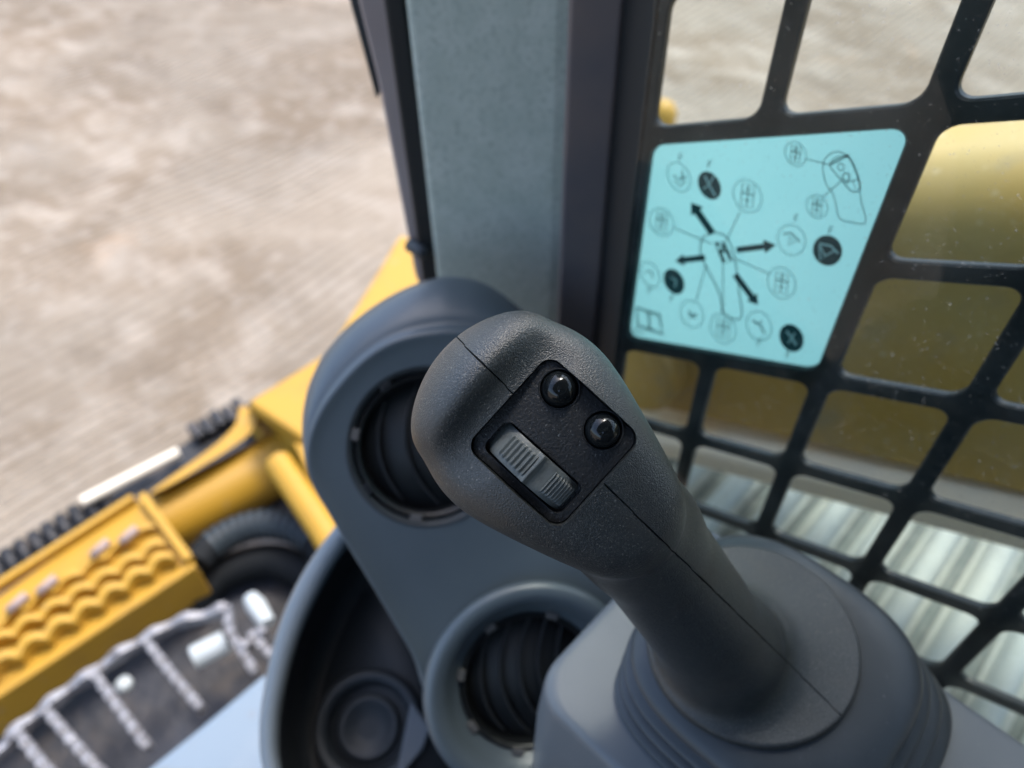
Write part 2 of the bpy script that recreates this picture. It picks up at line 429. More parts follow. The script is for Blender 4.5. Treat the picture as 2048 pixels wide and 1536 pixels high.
r1 = t.nodes.new('ShaderNodeMapRange'); r1.inputs[1].default_value = 0.66; r1.inputs[2].default_value = 0.8; r1.inputs[4].default_value = 0.5; L.new(nz.outputs[0], r1.inputs[0])
r2 = t.nodes.new('ShaderNodeMapRange'); r2.inputs[1].default_value = 0.4; r2.inputs[2].default_value = 0.8; r2.inputs[3].default_value = 0.0; r2.inputs[4].default_value = 0.022; L.new(nz2.outputs[0], r2.inputs[0])
ad = t.nodes.new('ShaderNodeMath'); ad.operation = 'ADD'; L.new(r1.outputs[0], ad.inputs[0]); L.new(r2.outputs[0], ad.inputs[1])
m2 = t.nodes.new('ShaderNodeMixShader'); L.new(ad.outputs[0], m2.inputs[0]); L.new(mx.outputs[0], m2.inputs[1]); L.new(dm.outputs[0], m2.inputs[2])
L.new(m2.outputs[0], out.inputs[0])
M['glass'] = gl
gq = [gp(0.2, 1.99, 0.2965), gp(-0.42, 1.99, 0.2965), gp(-0.42, 1.15, 0.2965), gp(0.2, 1.15, 0.2965)]
pane = mk('window_pane', *prism(gq, [q + np.array([0.0004, 0, 0]) for q in gq]), gl, smooth=False)
# one thin sheet only, so that light passes once
me = pane.data; bm = bmesh.new(); bm.from_mesh(me)
bmesh.ops.delete(bm, geom=[f for f in bm.faces if f.calc_center_median().x > 0.29655 or abs(f.normal.x) < 0.9], context='FACES'); bm.to_mesh(me); bm.free()
tag(pane, 'dusty faintly green side window pane in front of the black lattice', 'window pane')

# ------------------------------------------------------------------ instruction label (printed translucent sheet filling the large opening)
XL = 0.3050
def sheet_mat(name, col, tcol, mixf=0.75):
    m = bpy.data.materials.new(name); m.use_nodes = True
    t = m.node_tree; t.nodes.clear(); L = t.links
    o_ = t.nodes.new('ShaderNodeOutputMaterial'); d = t.nodes.new('ShaderNodeBsdfDiffuse'); d.inputs[0].default_value = (*col, 1)
    q = t.nodes.new('ShaderNodeBsdfTranslucent'); q.inputs[0].default_value = (*tcol, 1)
    nz = t.nodes.new('ShaderNodeTexNoise'); nz.inputs['Scale'].default_value = 22; nz.inputs['Detail'].default_value = 3
    tc = t.nodes.new('ShaderNodeTexCoord'); L.new(tc.outputs['Object'], nz.inputs['Vector'])
    mm = t.nodes.new('ShaderNodeMix'); mm.data_type = 'RGBA'; mm.inputs[6].default_value = (*tcol, 1); mm.inputs[7].default_value = (tcol[0]*0.88, tcol[1]*0.93, tcol[2]*0.94, 1)
    L.new(nz.outputs[0], mm.inputs[0]); L.new(mm.outputs[2], q.inputs[0])
    x = t.nodes.new('ShaderNodeMixShader'); x.inputs[0].default_value = mixf
    L.new(d.outputs[0], x.inputs[1]); L.new(q.outputs[0], x.inputs[2]); L.new(x.outputs[0], o_.inputs[0])
    return m
M['sheet'] = sheet_mat('label_sheet', (0.28, 0.55, 0.58), (0.255, 0.525, 0.55), 0.85)  # white sheet; the cyan of its backlight is put into the colour
M['inkdark'] = sheet_mat('label_ink_dark', (0.03, 0.05, 0.055), (0.02, 0.055, 0.065), 0.6)
M['inklight'] = sheet_mat('label_ink_light', (0.42, 0.62, 0.64), (0.3, 0.4, 0.4), 0.05)
M['inkmid'] = sheet_mat('label_ink_mid', (0.07, 0.18, 0.20), (0.42, 0.47, 0.47), 0.85)
M['inkfaint'] = sheet_mat('label_ink_faint', (0.16, 0.38, 0.42), (0.74, 0.78, 0.78), 0.92)
label = empty('instruction_label', 'white printed control diagram label, coloured by its cyan backlight, filling the big opening of the window guard', 'label')
sh = [gp(y, s, XL) for y, s in ((Y0+0.001, S0+0.001), (Y0-2*PY-0.001, S0+0.001), (Y0-2*PY-0.001, S0-2*PS-0.001), (Y0+0.001, S0-2*PS-0.001))]
sheet = mk('label_sheet', sh, [(0, 1, 2, 3)], M['sheet'], label, smooth=False)
XI = XL - 0.0002
class Ink:
    def __init__(s, x=XI): s.V = []; s.F = []; s.x = x
    def P(s, x, y): s.V.append(onX(x, y, s.x)); return len(s.V)-1
    def line(s, pts, w=4, closed=False):
        pts = [np.array(p, float) for p in pts]
        n = len(pts); L_, Rr = [], []
        for i in range(n):
            a = pts[(i-1) % n] if (closed or i > 0) else pts[i]
            b_ = pts[(i+1) % n] if (closed or i < n-1) else pts[i]
            d = (b_-a)/(np.linalg.norm(b_-a)+1e-9); nn = np.array([-d[1], d[0]])*w/2
            L_.append(s.P(*(pts[i]+nn))); Rr.append(s.P(*(pts[i]-nn)))
        for i in range(n if closed else n-1):
            j = (i+1) % n; s.F.append((L_[i], L_[j], Rr[j], Rr[i]))
    def poly(s, pts): s.F.append(tuple(s.P(*p) for p in pts))
    def ell(s, cx, cy, a, b_, rot=0, fill=False, w=4, n=36):
        q = [(cx + a*math.cos(t)*math.cos(R_(rot)) - b_*math.sin(t)*math.sin(R_(rot)), cy + a*math.cos(t)*math.sin(R_(rot)) + b_*math.sin(t)*math.cos(R_(rot))) for t in [2*math.pi*k/n for k in range(n)]]
        if fill: s.poly(q)
        else: s.line(q, w, True)
    def make(s, name, m):
        me = bpy.data.meshes.new(name); me.from_pydata([tuple(map(float, v)) for v in s.V], [], s.F); me.materials.append(m)
        o = bpy.data.objects.new(name, me); COL.objects.link(o); o.parent = label; return o
# four direction arrows
def arrow(p, q, w, hw, hl):
    i = Ink(XI - 0.00012); p, q = np.array(p, float), np.array(q, float)
    d = (q-p)/np.linalg.norm(q-p); n_ = np.array([-d[1], d[0]]); m_ = q - d*hl
    i.poly([p+n_*w, m_+n_*w, m_-n_*w, p-n_*w]); i.poly([m_+n_*hw, q, m_-n_*hw]); i.make('arrow', M['inkdark'])
arrow((1425, 467), (1382, 405), 7, 15, 22)
arrow((1473, 500), (1552, 490), 6, 14, 24)
arrow((1410, 515), (1350, 522), 6, 12, 18)
arrow((1470, 549), (1516, 610), 6, 13, 20)
# solid discs with light symbols
for cx, cy, a, b_ in ((1419, 371, 21, 30), (1655, 501, 29, 31), (1348, 563, 19, 27), (1583, 676, 23, 29)):
    i = Ink(XI - 0.00012); i.ell(cx, cy, a, b_, -28, True); o = i.make('disc', M['inkdark'])
for strokes in ([([(1410, 352), (1418, 370), (1431, 392)], 4), ([(1406, 378), (1418, 370), (1428, 352)], 3)],
                [([(1638, 487), (1650, 512), (1641, 520), (1638, 487)], 3), ([(1638, 487), (1662, 492), (1676, 507)], 4), ([(1650, 512), (1668, 502)], 3)],
                [([(1342, 555), (1352, 561), (1350, 574)], 3)], [([(1573, 662), (1584, 676), (1592, 690)], 4), ([(1577, 686), (1590, 666)], 3)]):
    k = Ink(XI - 0.00024)
    for pts_, w_ in strokes: k.line(pts_, w_)
    k.make('disc_symbol', M['inklight'])
# outlined circles (open symbols) and grid pictograms
for cx, cy, a, b_ in ((1358, 354, 21, 31), (1583, 480, 27, 31), (1300, 549, 17, 27), (1518, 652, 24, 30),
                      (1495, 392, 27, 34), (1323, 444, 23, 29), (1591, 308, 20, 25), (1634, 413, 20, 24), (1563, 566, 27, 32), (1384, 628, 22, 28), (1446, 657, 24, 31)):
    k = Ink(); k.ell(cx, cy, a, b_, -25, w=5); k.make('circle_outline', M['inkfaint'])
def drawing(name, strokes, m=None):
    k = Ink(XI - 0.0001)
    for q in strokes: k.line(q[0], q[1], len(q) > 2)
    return k.make(name, m or M['inkmid'])
def picto(cx, cy, w_, h_, skew=0.25):
    def q(u, v): return (cx + u*w_ + v*h_*-0.10, cy + v*h_ + u*w_*skew)
    drawing('pictogram', [([q(-1, -1), q(1, -1), q(1, 1), q(-1, 1)], 3, 1), ([q(0, -1), q(0, 1)], 3), ([q(-1, -0.2), q(1, -0.2)], 4), ([q(-0.5, 0.4), q(0.5, 0.4)], 3), ([q(-0.5, -0.6), q(0.5, -0.6)], 3)])
for cx, cy, a, b_ in ((1495, 392, 12, 22), (1323, 444, 10, 19), (1591, 308, 9, 16), (1634, 413, 9, 16), (1563, 566, 12, 20), (1446, 657, 12, 18)):
    picto(cx, cy, a, b_)
drawing('pictogram', [([(1346, 350), (1362, 360), (1366, 340)], 4), ([(1362, 360), (1372, 352)], 6), ([(1350, 360), (1360, 372), (1372, 362)], 4)])
drawing('pictogram', [([(1566, 468), (1582, 466), (1600, 484)], 5), ([(1577, 490), (1579, 474), (1590, 484)], 4, 1)])
drawing('pictogram', [([(1376, 622), (1386, 632), (1394, 628)], 6), ([(1376, 632), (1392, 636)], 4)])
drawing('pictogram', [([(1504, 640), (1520, 650), (1530, 668)], 5), ([(1512, 648), (1526, 642)], 3)])
drawing('pictogram', [([(1290, 545), (1302, 541), (1306, 556)], 4)])
for x, y in ((1361, 314), (1419, 328), (1592, 436), (1661, 460), (1299, 580), (1344, 596), (1518, 684), (1576, 708)):
    drawing('letter_mark', [([(x-3, y+8), (x-2, y-6), (x+5, y-7)], 3), ([(x-2, y), (x+4, y)], 3)])
drawing('open_book', [([(1273, 616), (1318, 630), (1326, 668), (1276, 652)], 8, 1), ([(1297, 624), (1300, 660)], 6), ([(1262, 655), (1280, 668), (1290, 664)], 3)])
k = Ink(XI - 0.00005)
# side view of a hand lever, upper right
k.line(spline([(1646, 340), (1650, 318), (1668, 304), (1690, 308), (1706, 326), (1718, 360), (1722, 400), (1731, 445), (1700, 444), (1678, 436), (1672, 408), (1664, 384), (1652, 368)], 50), 3, True)
k.line(spline([(1660, 330), (1672, 316), (1696, 314), (1712, 345), (1720, 372), (1714, 384), (1700, 380), (1688, 366), (1672, 348)], 40), 3.5, True)
k.line([(1662, 328), (1698, 310)], 6); k.line([(1690, 366), (1718, 358)], 3); k.line([(1706, 362), (1712, 382)], 2)
k.ell(1682, 334, 6, 7, w=3); k.ell(1692, 354, 7, 8, w=4)
k.line([(1612, 318), (1662, 330)], 3); k.line([(1645, 395), (1682, 362)], 3)
k.make('lever_drawing', M['inkmid'])
k = Ink(XI - 0.00005)
k.line(spline([(1402, 484), (1412, 470), (1436, 466), (1456, 478), (1470, 520), (1478, 580), (1482, 636), (1448, 628), (1440, 590), (1420, 548), (1402, 512)], 50), 4, True)
k.line([(1446, 500), (1446, 626)], 3)
k.line([(1344, 454), (1424, 488)], 3); k.line([(1480, 424), (1452, 482)], 3); k.line([(1540, 548), (1466, 516)], 3); k.line([(1392, 602), (1412, 530)], 3)
k.make('lever_drawing', M['inkmid'])
k = Ink(XI - 0.00015)
k.line([(1432, 486), (1446, 494), (1440, 510), (1450, 522)], 5); k.line([(1446, 484), (1460, 520)], 4); k.line([(1436, 500), (1460, 505)], 4)
k.line([(1430, 484), (1448, 484), (1464, 522), (1446, 526)], 3, True)
k.make('lever_head_drawing', M['inkdark'])

# ------------------------------------------------------------------ outside, right: lift arm, ledge, dusty track
arm = empty('lift_arm', 'long weathered yellow lift arm seen through the side window lattice', 'lift arm')
XA = 0.50
def arm_pt(px, py, x=XA): return onX(px, py, x)
a0, a1 = arm_pt(1290, 806), arm_pt(2048, 985)
dirA = unit(a1 - a0)
upA = np.array([0, -dirA[2], dirA[1]]); upA = upA if upA[2] > 0 else -upA
t0 = arm_pt(2048, 345); hA = float(np.dot(t0 - a0, upA))
prof = [(0, 0)] + [(0.055*(1-math.cos(q)), hA*0.72 + hA*0.28*math.sin(q)) for q in np.linspace(0, math.pi/2, 14)] + [(0.10, hA), (0.10, 0)]
st, en = a0 - dirA*0.16, a1 + dirA*0.6
ra = [st + np.array([x, 0, 0]) + upA*h for x, h in prof]; rb = [en + np.array([x, 0, 0]) + upA*h for x, h in prof]
mk('arm_beam', *prism(ra, rb), M['armyellow'], arm, auto=25)
mid = onX(1290, 712, XA)
V, Fc = tube_geo([mid + np.array([-0.028, 0, 0]), mid + np.array([0.01, 0, 0])], 0.055, 32)
mk('pivot_boss', V, Fc, M['armyellow'], arm, auto=40, bevel=0.006)
ledge = empty('fender_ledge', 'dust covered pale beige ledge below the yellow lift arm', 'ledge')
l0 = onX(1290, 872, 0.47); l1 = onX(2048, 1055, 0.47)
dl = unit(l1-l0); P = [l0 - dl*0.16, l1 + dl*0.5]
hh = np.array([0, 0, 0.032])
pr = [np.array([0, 0, 0]), np.array([0.32, 0, 0.0]), np.array([0.32, 0, -0.03]), np.array([0.0, 0, -0.03])]
mk('ledge_top', *prism([P[0]+q for q in pr], [P[1]+q for q in pr]), M['ledge'], ledge, smooth=False, bevel=0.006)
ball = lathe('arm_blob', [(0, 0.03), (0.02, 0.024), (0.03, 0.006), (0.03, -0.06)], onX(1325, 228, 1.3), np.array([1., 0, 0]), np.array([0, 1., 0]), np.array([0, 0, 1.]), M['yellow'], arm, seg=24)  # small yellow blob, a bit of the arm and no lamp

track = empty('track_belt', 'pale dusty ribbed rubber track under the side window', 'track')
ZT = 0.86
TV, TF = [], []
ys = np.arange(-0.9, 0.62, 0.006)
xs_ = np.linspace(0.46, 1.0, 12)
for y in ys:
    ph = (y / 0.062) % 1.0
    hgt = 0.045 * (1/(1+math.exp(-30*(ph-0.22))) - 1/(1+math.exp(-30*(ph-0.72))))
    hgt *= 0.5 + 0.5*(0.5+0.5*math.tanh(6*math.sin(y*3.1+1.7)))
    for x in xs_:
        TV.append((x, y, ZT + hgt + 0.012*math.sin(9*x+5*y) * math.sin(7*y)))
nx = len(xs_)
for j in range(len(ys)-1):
    for i in range(nx-1):
        TF.append((j*nx+i, j*nx+i+1, (j+1)*nx+i+1, (j+1)*nx+i))
belt = mk('tread', TV, TF, M['track'], track, auto=60)
M['trackdark'] = mat('shaded_groove_rubber', (0.13, 0.155, 0.15), 0.85, bump=[(60, 0.01, 0.5)], var=[(40, (0.18, 0.2, 0.19), 0.5, 0.7)])  # darker rubber that also paints shade into the grooves between lugs
belt.data.materials.append(M['trackdark'])
for p_ in belt.data.polygons:
    ph_ = (p_.center.y/0.062) % 1.0
    if not 0.16 < ph_ < 0.76: p_.material_index = 1
sm = belt.modifiers.new('s', 'SOLIDIFY'); sm.thickness = 0.04; sm.offset = -1

# ------------------------------------------------------------------ joystick grip (implicit surface)
gc0 = np.array([(1108-1024)/F*206, -(880-768)/F*206, -206.0])
Uc, Vc, Nc = np.array([0.742, -0.671, 0.0]), np.array([0.658, 0.753, 0.0]), np.array([0, 0, 1.0])
Uc = unit(Uc); Vc = unit(Vc - Uc*Vc.dot(Uc))
def G(u, v, n):
    c_ = (gc0 + Uc*u + Vc*v + Nc*n)/1000.0
    return CAM + RW @ c_
GU, GV, GN = RW @ Uc, RW @ Vc, RW @ Nc
CCW = np.array([0.1725, 0.0290, 1.4400])           # collar centre
CAW = unit([-0.10, 0.02, 1.0])                     # collar axis
q_ = (RW.T @ (CCW - CAM))*1000 - gc0
CO = np.array([q_.dot(Uc), q_.dot(Vc), q_.dot(Nc)])
q_ = RW.T @ CAW
CA = np.array([q_.dot(Uc), q_.dot(Vc), q_.dot(Nc)])
def emin(a, b_, k):
    h = np.maximum(k-np.abs(a-b_), 0)/k; return np.minimum(a, b_) - h*h*k*0.25
def emax(a, b_, k): return -emin(-a, -b_, k)
def ellips(u, v, n, c, r):
    x, y, z = (u-c[0])/r[0], (v-c[1])/r[1], (n-c[2])/r[2]
    k0 = np.sqrt(x*x+y*y+z*z)+1e-9; k1 = np.sqrt((x/r[0])**2+(y/r[1])**2+(z/r[2])**2)+1e-9
    return k0*(k0-1)/k1
def caps(u, v, n, a, b_, ra_, rb_):
    a = np.array(a, float); b_ = np.array(b_, float); d = b_-a; L2 = d.dot(d)
    tt = np.clip(((u-a[0])*d[0]+(v-a[1])*d[1]+(n-a[2])*d[2])/L2, 0, 1)
    return np.sqrt((u-a[0]-tt*d[0])**2+(v-a[1]-tt*d[1])**2+(n-a[2]-tt*d[2])**2) - (ra_+(rb_-ra_)*tt)
def sdf(u, v, n):
    # head: flat-faced teardrop block with soft edges
    ax, ay, bx, by = -10.5, -2.5, 30.0, -3.0
    dx, dy = bx-ax, by-ay
    LL = math.hypot(dx, dy); kk = (30.3-19.0)/math.sqrt(LL*LL-(30.3-19.0)**2)
    xx = ((u-ax)*dx+(v-ay)*dy)/LL; yy = np.abs((u-ax)*dy-(v-ay)*dx)/LL
    tt = np.clip((xx-yy*kk)/LL, 0, 1.0)
    rad = 30.3 + (19.0-30.3)*tt
    d2 = np.sqrt((u-ax-tt*dx)**2+(v-ay-tt*dy)**2) - rad
    bul = 0.010*(n+12)**2                       # sides draw in above and below
    side = d2 + bul
    top = n - 1.3 + 0.0030*((u-0)**2+(v-0)**2) + 0.0006*np.clip(u, 0, 60)**2
    bot = -(n + 44) - 0.15*u
    head = emax(emax(side, top, 11.0), bot, 22.0)
    rid = ellips(u, v, n, (-26.3, -2.5, -9.0), (11.8, 25.0, 16.5))
    head = emin(head, rid, 5.5)
    val = caps(u, v, n, (-14.0, -20, 8.5), (-15.5, 16, 8.5), 9.6, 9.6)
    head = emax(head, -val, 5.0)
    neck = caps(u, v, n, (0, -3, -22), (46, -5.5, -46), 23.0, 20.3)
    low = caps(u, v, n, (46, -5.0, -46), (119, -19, -104), 20.6, 23.2)
    low2 = caps(u, v, n, (119, -19, -104), (136, -25, -124), 23.2, 24.0)
    d = emin(head, neck, 18.0)
    d = emin(d, low, 8.0)
    d = emin(d, low2, 8.0)
    # flared collar round the foot of the grip
    pu, pv, pn = u-CO[0], v-CO[1], n-CO[2]
    hgt = pu*CA[0]+pv*CA[1]+pn*CA[2]
    rad_ = np.sqrt(np.maximum((pu-hgt*CA[0])**2+(pv-hgt*CA[1])**2+(pn-hgt*CA[2])**2, 0))
    disc = emax(emax((hgt - 1.5 - 0.0065*np.clip(44.5-rad_, 0, 30)**2)*0.95, rad_-44.5, 1.8), -(hgt+4.0), 1.0)
    return emin(d, disc, 12.5)
h = 0.75
gu = np.arange(-46, CO[0]+56, h); gvv = np.arange(min(-60, CO[1]-58), max(36, CO[1]+58), h); gn = np.arange(CO[2]-50, 13, h)
print('grid', len(gu), len(gvv), len(gn), CO, CA)
U3, V3, N3 = np.meshgrid(gu, gvv, gn, indexing='ij')
Fv = sdf(U3, V3, N3).astype(np.float32)
del U3, V3, N3
ins = Fv < 0
sh_ = tuple(s-1 for s in Fv.shape)
acc = np.zeros(sh_ + (3,), np.float32); cnt = np.zeros(sh_, np.float32)
corn = [(0,0,0),(1,0,0),(0,1,0),(1,1,0),(0,0,1),(1,0,1),(0,1,1),(1,1,1)]
def sub(A, c): return A[c[0]:A.shape[0]-1+c[0], c[1]:A.shape[1]-1+c[1], c[2]:A.shape[2]-1+c[2]]
for i in range(8):
    for ax_ in range(3):
        if corn[i][ax_] == 0:
            c2 = list(corn[i]); c2[ax_] = 1
            fa, fb = sub(Fv, corn[i]), sub(Fv, c2)
            cr = (fa < 0) != (fb < 0)
            tq = np.where(cr, fa/np.where(cr, fa-fb, 1), 0)
            for q in range(3):
                acc[..., q] += np.where(cr, corn[i][q] + (tq if q == ax_ else 0), 0)
            cnt += cr
act = cnt > 0
idx = -np.ones(sh_, np.int64); idx[act] = np.arange(act.sum())
ijk = np.argwhere(act)
pos = ijk + acc[act]/cnt[act][:, None]
pos = pos*h + np.array([gu[0], gvv[0], gn[0]])
fl = []
for ax_ in range(3):
    o1, o2 = [(1, 2), (2, 0), (0, 1)][ax_]
    s0 = [slice(1, -1)]*3
    A = ins.take(range(0, ins.shape[ax_]-1), ax_); B_ = ins.take(range(1, ins.shape[ax_]), ax_)
    cr = np.argwhere(A != B_)
    ok = np.ones(len(cr), bool)
    for q in (o1, o2): ok &= (cr[:, q] > 0) & (cr[:, q] < sh_[q])
    cr = cr[ok]
    def cid(d1, d2):
        c_ = cr.copy(); c_[:, o1] -= d1; c_[:, o2] -= d2
        return idx[c_[:, 0], c_[:, 1], c_[:, 2]]
    fl.append(np.stack([cid(1, 1), cid(0, 1), cid(0, 0), cid(1, 0)], 1))
fl = np.concatenate(fl)
for _ in range(3):
    u_, v_, n_ = pos.T; e = 0.05; f0 = sdf(u_, v_, n_)
    gr_ = np.stack([sdf(u_+e, v_, n_)-sdf(u_-e, v_, n_), sdf(u_, v_+e, n_)-sdf(u_, v_-e, n_), sdf(u_, v_, n_+e)-sdf(u_, v_, n_-e)], 1)/(2*e)
    pos = pos - (f0/np.maximum((gr_**2).sum(1), 0.05))[:, None]*gr_
C_ = (gc0 + pos[:, :1]*Uc + pos[:, 1:2]*Vc + pos[:, 2:3]*Nc)/1000.0
Wp = CAM + C_ @ RW.T
del Fv, acc, cnt, idx

joy = empty('joystick', 'dark grey joystick with two domed buttons, thumb wheel and rubber boot', 'joystick')
me = bpy.data.meshes.new('grip'); me.from_pydata(Wp.tolist(), [], fl.tolist())
bm = bmesh.new(); bm.from_mesh(me)
bmesh.ops.recalc_face_normals(bm, faces=bm.faces)
# moulding seam along the middle: a real V groove
def groove(co, no, wdt, dep, keep=None):
    co, no = Vector(co), Vector(no).normalized()
    for o_ in (-wdt, wdt, 0.0):
        bmesh.ops.bisect_plane(bm, geom=bm.verts[:]+bm.edges[:]+bm.faces[:], dist=1e-7, plane_co=co + no*o_, plane_no=no)
    bm.normal_update()
    for v in bm.verts:
        if abs((v.co-co).dot(no)) < 2e-6 and (keep is None or keep(v.co)):
            v.co -= v.normal*dep
sn = unit(np.array(GV)*1.0 + np.array(GU)*0.045)
groove(G(0, 1.2, 0), sn, 0.00032, 0.0009)
bm.to_mesh(me); bm.free()
grip = bpy.data.objects.new('grip', me); COL.objects.link(grip); me.materials.append(M['grip'])
me.polygons.foreach_set('use_smooth', [True]*len(me.polygons))
def rrect(cu, cv, hu, hv, r, seg=8):
    out = []
    for su, sv, a0 in ((1, 1, 0), (-1, 1, 90), (-1, -1, 180), (1, -1, 270)):
        for k_ in range(seg+1):
            a = R_(a0+90*k_/seg); out.append((cu+su*(hu-r)+r*math.cos(a), cv+sv*(hv-r)+r*math.sin(a)))
    return out
cu = [G(u, v, -6) for u, v in rrect(0.4, -0.5, 17.6, 17.6, 4.2)]; ct = [G(u, v, 6) for u, v in rrect(0.4, -0.5, 17.6, 17.6, 4.2)]
cut = mk('cutter', *prism(cu, ct), None)
apply_bool(grip, cut)
grip.data.set_sharp_from_angle(angle=R_(38))
grip.parent = joy

# switch panel: slightly domed plate with real thickness, slot and button wells
PV, PF = [], []
def ptop(u, v): return -0.25 - 0.0032*(u*u+v*v)
ring = rrect(0.4, -0.5, 17.42, 17.42, 4.0, 10)
rings = []
for sc_, dz in ((1, -5), (1, -0.35), (0.985, 0.0)):
    rings.append([G(0.4+(u-0.4)*sc_, -0.5+(v+0.5)*sc_, (ptop(u, v)+dz) if dz > -1 else -5.5) for u, v in ring])
for sc_ in (0.9, 0.75, 0.6, 0.45, 0.3, 0.15):
    rings.append([G(0.4+(u-0.4)*sc_, -0.5+(v+0.5)*sc_, ptop(0.4+(u-0.4)*sc_, -0.5+(v+0.5)*sc_)) for u, v in ring])
pan = stack('switch_panel', rings, M['panel'])
pan.data.set_sharp_from_angle(angle=R_(50))
def cutter(shape, n0=-12, n1=6):
    return mk('cutter', *prism([G(u, v, n0) for u, v in shape], [G(u, v, n1) for u, v in shape]), None)
slot = rrect(1.0, -9.7, 14.6, 5.5, 2.6)
apply_bool(pan, cutter(slot, -4.6))
BT = [(-8.4, 11.6), (8.4, 11.2)]
for bu, bv in BT:
    apply_bool(pan, cutter([(bu+5.95*math.cos(a), bv+5.95*math.sin(a)) for a in np.linspace(0, 2*math.pi, 48, endpoint=False)], -3.6))
pan.data.set_sharp_from_angle(angle=R_(35))
pan.parent = joy
for bu, bv in BT:
    z0 = ptop(bu, bv)
    prof = [(0.0, 4.12), (0.45, 4.1), (0.8, 3.96), (1.1, 3.93), (1.5, 3.98), (2.2, 3.8), (3.1, 3.25), (4.0, 2.35), (4.65, 1.3), (5.05, 0.2), (5.15, -0.8), (5.15, -2.8)]
    bt = lathe('button', [(r/1000, (hh_+z0-0.5)/1000) for r, hh_ in prof], G(bu, bv, 0), GU, GV, GN, M['gloss'], joy, seg=64)
    pr_ = [(5.93, -3), (5.93, 0.0), (5.8, 0.22), (5.5, 0.2), (5.38, -0.1), (5.38, -3)]
    lathe('bezel', [(r/1000, (hh_+z0)/1000) for r, hh_ in pr_], G(bu, bv, 0), GU, GV, GN, M['panel'], bt, seg=64, closed=True, auto=40)

# thumb wheel
WV, WF = [], []
Rw = 17.5; cn = ptop(0, -10) - Rw + 2.6
th = np.linspace(R_(-56), R_(56), 330); wv_ = np.concatenate([[-4.85, -4.8], np.linspace(-4.4, 4.4, 31), [4.8, 4.85]])
def sm_(a, lo, hi): x = np.clip((a-lo)/(hi-lo), 0, 1); return x*x*(3-2*x)
for a in th:
    s_ = math.degrees(a)
    for q in wv_:
        r = Rw
        lat = sm_(q, -3.6, -3.0)*(1-sm_(q, 3.0, 3.6))
        if -34 < s_ < -4: r += 0.75*lat*(0.5+0.5*math.cos(2*math.pi*(s_+34)/5.0))
        if 18 < s_ < 46: r += 0.65*lat*(0.5+0.5*math.cos(2*math.pi*(s_-18)/4.0))
        r += 1.15*math.exp(-((s_+0.5)/3.2)**2)                      # raised bar
        r -= 0.55*math.exp(-((s_-10)/6.5)**2)*(1-(q/5.2)**2)        # finger hollow
        r -= 0.5*(abs(q)/4.85)**5 if abs(q) < 4.83 else 3.4
        WV.append(G(1.0 + r*math.sin(a), -9.7+q, cn + r*math.cos(a)))
nw = len(wv_)
for i in range(len(th)-1):
    for j in range(nw-1): WF.append((i*nw+j, i*nw+j+1, (i+1)*nw+j+1, (i+1)*nw+j))
wh = mk('thumb_wheel', WV, WF, M['wheel'], joy, auto=60)

# ------------------------------------------------------------------ boot: collar, shoulder, bellows
def srect(cx, cy, a, b_, ex, z, n=120):
    out = []
    for k_ in range(n):
        q = 2*math.pi*k_/n; c_, s_ = math.cos(q), math.sin(q)
        out.append(np.array([cx + a*math.copysign(abs(c_)**(2/ex), c_), cy + b_*math.copysign(abs(s_)**(2/ex), s_), z]))
    return out
rg = []
def bring(z, a, ex, k_):
    """k_ 0 at the foot, 1 at the top; the top leans to the left with the lever"""
    cx, cy = 0.1770 + (0.1750-0.1770)*k_, 0.006 + (0.018-0.006)*k_
    r_ = srect(cx, cy, a, a*1.06, ex, 0)
    for p in r_:
        p[2] = z + (p[0]-0.115)*0.10*k_ - (p[1]-0.02)*0.0
    return r_
prof_b = [(1.380, 0.0630, 4, 0), (1.3990, 0.0630, 4, 0)]
for i_, (zb_, ro_) in enumerate(((1.4000, 0.0630), (1.4068, 0.0602), (1.4136, 0.0574))):
    for q_ in range(9):
        u_ = q_/9
        r_b = ro_ - 0.0028*u_ - 0.0078*(1-math.sin(math.pi*min(max((u_-0.16)/0.84, 0), 1))**0.6)
        prof_b.append((zb_ + 0.0068*u_, r_b, 4.2-0.35*(i_+u_), min(1, (i_+u_)/3.3)))
prof_b += [(1.4205, 0.0505, 3.2, 0.9), (1.4214, 0.0512, 3.1, 0.92), (1.4235, 0.0532, 3.0, 0.95), (1.4262, 0.0535, 2.9, 1), (1.4288, 0.0515, 2.7, 1), (1.4308, 0.0480, 2.4, 1), (1.4320, 0.0440, 2.2, 1), (1.4325, 0.038, 2, 1)]
for z, a, ex, k_ in prof_b:
    rg.append(bring(z, a, ex, k_))
boot = stack('boot', rg, M['boot'], joy, subsurf=1)
# ------------------------------------------------------------------ armrest console under the boot
con = empty('armrest_console', 'blue grey moulded console block carrying the joystick boot', 'console')
def rr3(x0, x1, y0, y1, r, z, seg=10):
    out = []
    for cx_, cy_, a0 in ((x1-r, y1-r, 0), (x0+r, y1-r, 90), (x0+r, y0+r, 180), (x1-r, y0+r, 270)):
        for k_ in range(seg+1):
            a = R_(a0+90*k_/seg); out.append(np.array([cx_+r*math.cos(a), cy_+r*math.sin(a), z]))
    return out
rings = []
for z, e in ((1.10, 0.008), (1.36, 0.0025), (1.392, 0.0006), (1.3965, 0.0), (1.3985, -0.0008), (1.3997, -0.0022), (1.4000, -0.0045)):
    rings.append(rr3(0.1015-e, 0.236+e, -0.42-e, 0.096+e, 0.020, z))
stack('console_body', rings, M['console'], con)
V, Fc = box((0.225, -0.42, 1.0), (0.2945, 0.16, 1.300))
for i_, v in enumerate(V):
    V[i_] = (v[0], v[1], v[2] - (0.0 if v[2] < 1.1 else 0.42*0 + 0.30*(v[1]+0.06)*1.0))
mk('window_ledge', V, Fc, M['console'], con, smooth=False, bevel=0.004, bevseg=3)

